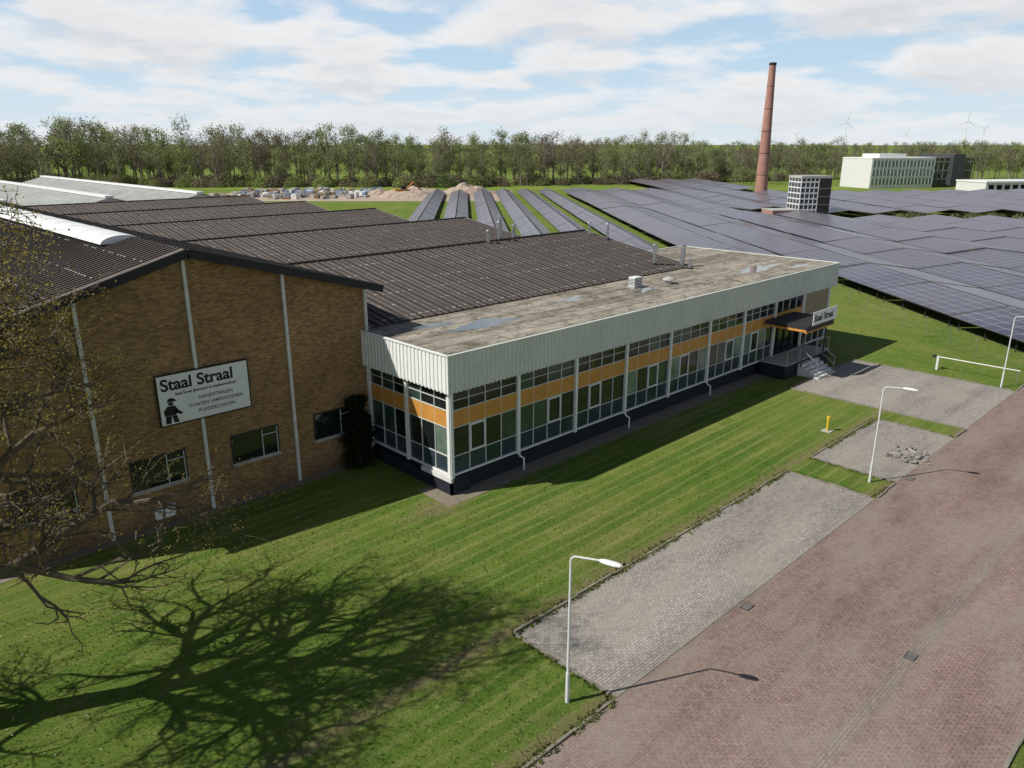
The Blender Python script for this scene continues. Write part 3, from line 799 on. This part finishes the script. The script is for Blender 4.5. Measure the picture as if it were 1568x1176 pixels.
# ---------------------------------------------------------------- near tree
random.seed(21)
mb=MB(); lf=MB()
def leafquad(m,p,s,mat):
    n=Vector((random.gauss(0,1),random.gauss(0,1),random.gauss(0,1)))
    if n.length<.01:return
    n.normalize(); a=n.orthogonal().normalized(); b=n.cross(a); s2=s*random.uniform(.5,.9)
    m.poly([p-a*s,p-b*s2,p+a*s,p+b*s2],mat)
def grow(p,d,L,r,lv,maxlv):
    segs=5 if lv<2 else (4 if lv<4 else 3); q=p.copy(); dd=d.copy(); rr=r
    nodes=[]
    for i in range(segs):
        dd=(dd+Vector((random.gauss(0,1),random.gauss(0,1),random.gauss(0,.8)+.12*(lv<3)))*(.13+.06*lv)).normalized()
        nq=q+dd*(L/segs); nr=r*(1-.52*(i+1)/segs)
        mb.tube(q,nq,rr,nr,8 if lv<2 else (5 if lv<3 else 3),M['bark'],False)
        q=nq; rr=nr; nodes.append((q.copy(),rr,dd.copy()))
    if lv>=maxlv:
        for k in range(9):
            t=random.choice(nodes)[0]; leafquad(lf,t+Vector((random.gauss(0,.08),random.gauss(0,.08),random.gauss(0,.07))),random.uniform(.022,.045),M['leafN'])
        return
    nch={1:6,2:6,3:5}[lv]
    for k in range(nch):
        i=min(segs-1,int(1+(segs-1)*(k+random.random())/nch))
        base,br,bd=nodes[i]
        side=bd.orthogonal().normalized(); side=Matrix.Rotation(random.uniform(0,6.28),3,bd)@side
        an_=R(random.uniform(28,60)); nd=(bd*math.cos(an_)+side*math.sin(an_)).normalized()
        grow(base,nd,L*random.uniform(.50,.68),max(br*.74,.011),lv+1,maxlv)
T0=Vector((-18.6,-1.9,0))
pts=[T0,T0+Vector((.05,0,1.2)),T0+Vector((.1,.05,2.8)),T0+Vector((.0,.1,4.6)),T0+Vector((-.1,.1,6.6)),T0+Vector((0,.0,8.6)),T0+Vector((.1,.0,10.6))]
rs=[.54,.42,.37,.33,.25,.17,.08]
for i in range(6): mb.tube(pts[i],pts[i+1],rs[i],rs[i+1],12,M['bark'],False)
NL=19
for i in range(NL):
    z=3.6+6.6*i/(NL-1); k=min(5,next(j for j in range(6) if pts[j+1].z>=z)); t=(z-pts[k].z)/(pts[k+1].z-pts[k].z); b=pts[k].lerp(pts[k+1],t)
    a=i*2.4+random.uniform(-.3,.3)+.4; el=R(12+46*i/(NL-1)); L=4.6*(1-.34*i/(NL-1))*random.uniform(.85,1.12)
    d=Vector((math.cos(a)*math.cos(el),math.sin(a)*math.cos(el),math.sin(el)))
    grow(b,d,L,(.20-.09*i/(NL-1)),1,4)
tr=empty('oak_tree'); mb.done('trunk_and_branches',tr); lf.done('leaves',tr)
iv=MB()
for i in range(5200):
    z=random.random()**.8*3.5; w=.66*(1-(z/3.9)**2)**.5*(1+.9*mnoise.noise(Vector((z*1.6,3,1))))
    a=random.uniform(0,6.28); r=w*random.uniform(.45,1.15)*(1+.3*mnoise.noise(Vector((math.cos(a)*2,math.sin(a)*2,z*2))))
    leafquad(iv,Vector((-1.15+math.cos(a)*r*1.15,5.6+math.sin(a)*r*.8,z+.03)),random.uniform(.04,.09),M['ivy'])
iv.tube((-1.15,5.6,0),(-1.15,5.7,3),.08,.03,6,M['bark']); iv.done('evergreen_shrub')

# ---------------------------------------------------------------- distant wood
random.seed(3)
variants=[]
for vi in range(10):
    mb=MB(); kind=vi%5; lm=[M['leafA'],M['leafB'],M['leafC'],M['leafA'],M['leafB']][kind]
    dens=[1150,900,700,950,750][kind]
    H=18.0; cw=random.uniform(3.4,5.2); zlo=random.uniform(.18,.36)
    mb.tube((0,0,0),(0,0,H*.5),.30,.22,5,M['barkfar'],False); mb.tube((0,0,H*.5),(.3,.2,H*.92),.22,.05,5,M['barkfar'],False)
    cl=[]
    for k in range(26):
        z=H*random.uniform(zlo,.97); t=(z/H-zlo+.04)/(1.04-zlo); w=cw*(math.sin(min(1,max(.05,t))*math.pi*.93)**.6)*random.uniform(.4,1)
        a=random.uniform(0,6.28); c=Vector((math.cos(a)*w,math.sin(a)*w,z)); cl.append(c)
        z0=max(2,z-w*random.uniform(.8,1.6)); mb.tube((0,0,z0),c,.09,.03,3,M['barkfar'],False)
        for j in range(6):
            mb.tube(c-Vector((0,0,.6)),c+Vector((random.gauss(0,1),random.gauss(0,1),random.uniform(.2,2.0))),.04,.015,3,M['barkfar'],False)
    for k in range(dens):
        c=random.choice(cl); p=c+Vector((random.gauss(0,.85),random.gauss(0,.85),random.gauss(.3,.85)))
        leafquad(mb,p,random.uniform(.14,.32),lm)
    o=mb.done('tree_variant_%d'%vi); variants.append(o.data); bpy.data.objects.remove(o)
shrubs=[]
for vi in range(3):
    mb=MB()
    for k in range(600):
        a=random.uniform(0,6.28); r=random.random()**.5*3; z=random.random()**.9*(3.8*(1-(r/3.3)**2)+.4)
        leafquad(mb,Vector((math.cos(a)*r,math.sin(a)*r,z)),random.uniform(.16,.34),[M['leafA'],M['leafB'],M['leafC']][vi])
    for k in range(14): mb.tube((random.gauss(0,.8),random.gauss(0,.8),0),(random.gauss(0,1.6),random.gauss(0,1.6),random.uniform(2.5,4.5)),.05,.015,3,M['barkfar'],False)
    o=mb.done('shrub_variant_%d'%vi); shrubs.append(o.data); bpy.data.objects.remove(o)
wood=empty('distant_woodland')
def tree_at(f,l,h,v=None):
    x,y=W(f,l); s=h/18.0
    link('tree',v or random.choice(variants),wood,(x,y,0),random.uniform(0,6.28),(s*random.uniform(.85,1.3),s*random.uniform(.85,1.3),s))
green=[variants[0],variants[3],variants[5],variants[8]]; brown=[variants[1],variants[2],variants[4],variants[6],variants[7],variants[9]]
for row,(f0,step) in enumerate(((288,6.4),(297,5.8),(308,5.6),(322,6),(340,6.5))):
    l=-290
    while l<150:
        hm=21 if l<-110 else 21-3.2*min(1,(l+110)/100)
        if l>60: hm=15.5
        hm*=1+.20*mnoise.noise(Vector((l*.035,row*.3,0)))
        ff=f0+(0 if l<-20 else (l+20)*.35)+random.uniform(-2.5,2.5)
        grp=mnoise.noise(Vector((l*.03,row*.4,7)))
        v=random.choice(green) if (grp>-.02 and random.random()<.8) else (random.choice(brown) if random.random()<.8 else random.choice(variants))
        hh=hm*random.uniform(.74,1.06)*(0.82 if row==0 else 1)
        if random.random()<.04: hh=hm*1.15
        tree_at(ff,l+random.uniform(-2,2),hh,v)
        l+=step*random.uniform(.6,1.4)
for i in range(380):
    l=random.uniform(-290,130); f=283+(0 if l<-20 else (l+20)*.35)+random.uniform(-2,12); x,y=W(f,l); s=random.uniform(.45,1.3)
    link('shrub',random.choice(shrubs),wood,(x,y,0),random.uniform(0,6.28),(s*1.2,s*1.2,s))
for row in range(3):
    l=60
    while l<620:
        tree_at(470+row*30+random.uniform(-6,6),l,random.uniform(8,14.5)); l+=random.uniform(6,11)
for i in range(60): tree_at(random.uniform(330,370),random.uniform(178,260),random.uniform(12,16))
for i in range(8): tree_at(random.uniform(300,320),random.uniform(85,112),random.uniform(5,9))
for i in range(260): tree_at(random.uniform(900,1000),random.uniform(-200,1100),random.uniform(12,17))
hd=empty('hedge_in_solar_field')
for i in range(46):
    x,y=W(random.uniform(151,156),random.uniform(70,122)); s=random.uniform(.3,.55); link('bush',random.choice(shrubs[:2]),hd,(x,y,0),random.uniform(0,6.28),(s,s,s))

# ---------------------------------------------------------------- light, sky
sun_from=Vector((-4.09,2.02,4.56)).normalized()
sd=bpy.data.lights.new('sun','SUN'); sd.energy=5.0; sd.angle=R(.5); sd.color=(1,.96,.89)
so=bpy.data.objects.new('sun',sd); scene.collection.objects.link(so); so.rotation_euler=sun_from.to_track_quat('Z','Y').to_euler()
w=bpy.data.worlds.new('World'); scene.world=w; w.use_nodes=True; nt=w.node_tree; bg=nt.nodes['Background']
sky=nt.nodes.new('ShaderNodeTexSky'); sky.sky_type='NISHITA'; sky.sun_disc=False
sky.sun_elevation=math.asin(sun_from.z); sky.sun_rotation=math.atan2(sun_from.x,sun_from.y); sky.air_density=1.0; sky.dust_density=.3; sky.altitude=0
def N(t,**k):
    n=nt.nodes.new(t)
    for a,b in k.items(): setattr(n,a,b)
    return n
def MA(op,a,b=0,clamp=False):
    n=N('ShaderNodeMath',operation=op,use_clamp=clamp)
    for i,v in((0,a),(1,b)):
        if isinstance(v,(int,float)): n.inputs[i].default_value=v
        else: nt.links.new(v,n.inputs[i])
    return n.outputs[0]
tc=N('ShaderNodeTexCoord'); sp=N('ShaderNodeSeparateXYZ'); nt.links.new(tc.outputs['Generated'],sp.inputs[0])
zz=MA('ADD',MA('MAXIMUM',sp.outputs[2],0),.17)
cb=N('ShaderNodeCombineXYZ'); nt.links.new(MA('DIVIDE',sp.outputs[0],zz),cb.inputs[0]); nt.links.new(MA('DIVIDE',sp.outputs[1],zz),cb.inputs[1])
cb.inputs[2].default_value=7.9
def NO(scale,det,rough,mul=None,dist=0):
    n=N('ShaderNodeTexNoise'); n.inputs['Scale'].default_value=scale; n.inputs['Detail'].default_value=det; n.inputs['Roughness'].default_value=rough; n.inputs['Distortion'].default_value=dist
    v=cb.outputs[0]
    if mul:
        a=N('ShaderNodeVectorMath',operation='MULTIPLY'); nt.links.new(v,a.inputs[0]); a.inputs[1].default_value=mul; v=a.outputs[0]
    nt.links.new(v,n.inputs['Vector']); return n.outputs['Fac']
def RP(f,stops):
    n=N('ShaderNodeValToRGB'); cr=n.color_ramp
    while len(cr.elements)<len(stops): cr.elements.new(.5)
    for e,(p,c) in zip(cr.elements,stops): e.position=p; e.color=(*c,1) if isinstance(c,tuple) else (c,c,c,1)
    nt.links.new(f,n.inputs[0]); return n.outputs[0]
def MX(f,a,b):
    n=N('ShaderNodeMix',data_type='RGBA')
    if isinstance(f,(int,float)): n.inputs[0].default_value=f
    else: nt.links.new(f,n.inputs[0])
    for i,v in((6,a),(7,b)):
        if isinstance(v,tuple): n.inputs[i].default_value=(*v,1)
        else: nt.links.new(v,n.inputs[i])
    return n.outputs[2]
c1=NO(1.7,11,.52,dist=.1)
mask=RP(c1,[(.42,0),(.49,.6),(.55,1)])
high=RP(sp.outputs[2],[(.0,1),(.18,1),(.30,.12),(1,.08)])
mask=MA('MULTIPLY',mask,high)
c2=NO(1.7,11,.52,(.93,.93,1),.1)
under=RP(MA('ADD',MA('SUBTRACT',c2,c1),.5),[(.40,(10.2,10.2,10.2)),(.51,(9.2,9.35,9.5)),(.60,(6.6,6.95,7.4))])
thick=RP(c1,[(.5,(10.1,10.1,10.2)),(.68,(7.2,7.5,7.9))])
cloud=MX(.5,under,thick)
lowsky=RP(sp.outputs[2],[(0,(7.6,8.9,9.6)),(.06,(6.2,8.2,9.8)),(.18,(4.8,6.9,9.2))])
blend=RP(sp.outputs[2],[(.0,1),(.16,1),(.28,0)])
dim=MX(.45,sky.outputs[0],(.15,.3,.6))
skyc=MX(blend,dim,lowsky)
fin=MX(mask,skyc,cloud)
low=RP(sp.outputs[2],[(0,.6),(.03,.35),(.09,0)])
fin=MX(low,fin,(8.6,9.3,9.8))
nt.links.new(fin,bg.inputs['Color']); bg.inputs['Strength'].default_value=.088

# ---------------------------------------------------------------- camera
cd=bpy.data.cameras.new('camera'); cd.sensor_width=36; cd.lens=36*1170/1568; cd.clip_end=20000; cd.clip_start=.1
co=bpy.data.objects.new('camera',cd); scene.collection.objects.link(co)
co.location=(CX,CY,15); co.rotation_euler=(R(90-17.46),0,R(-44.1)); scene.camera=co
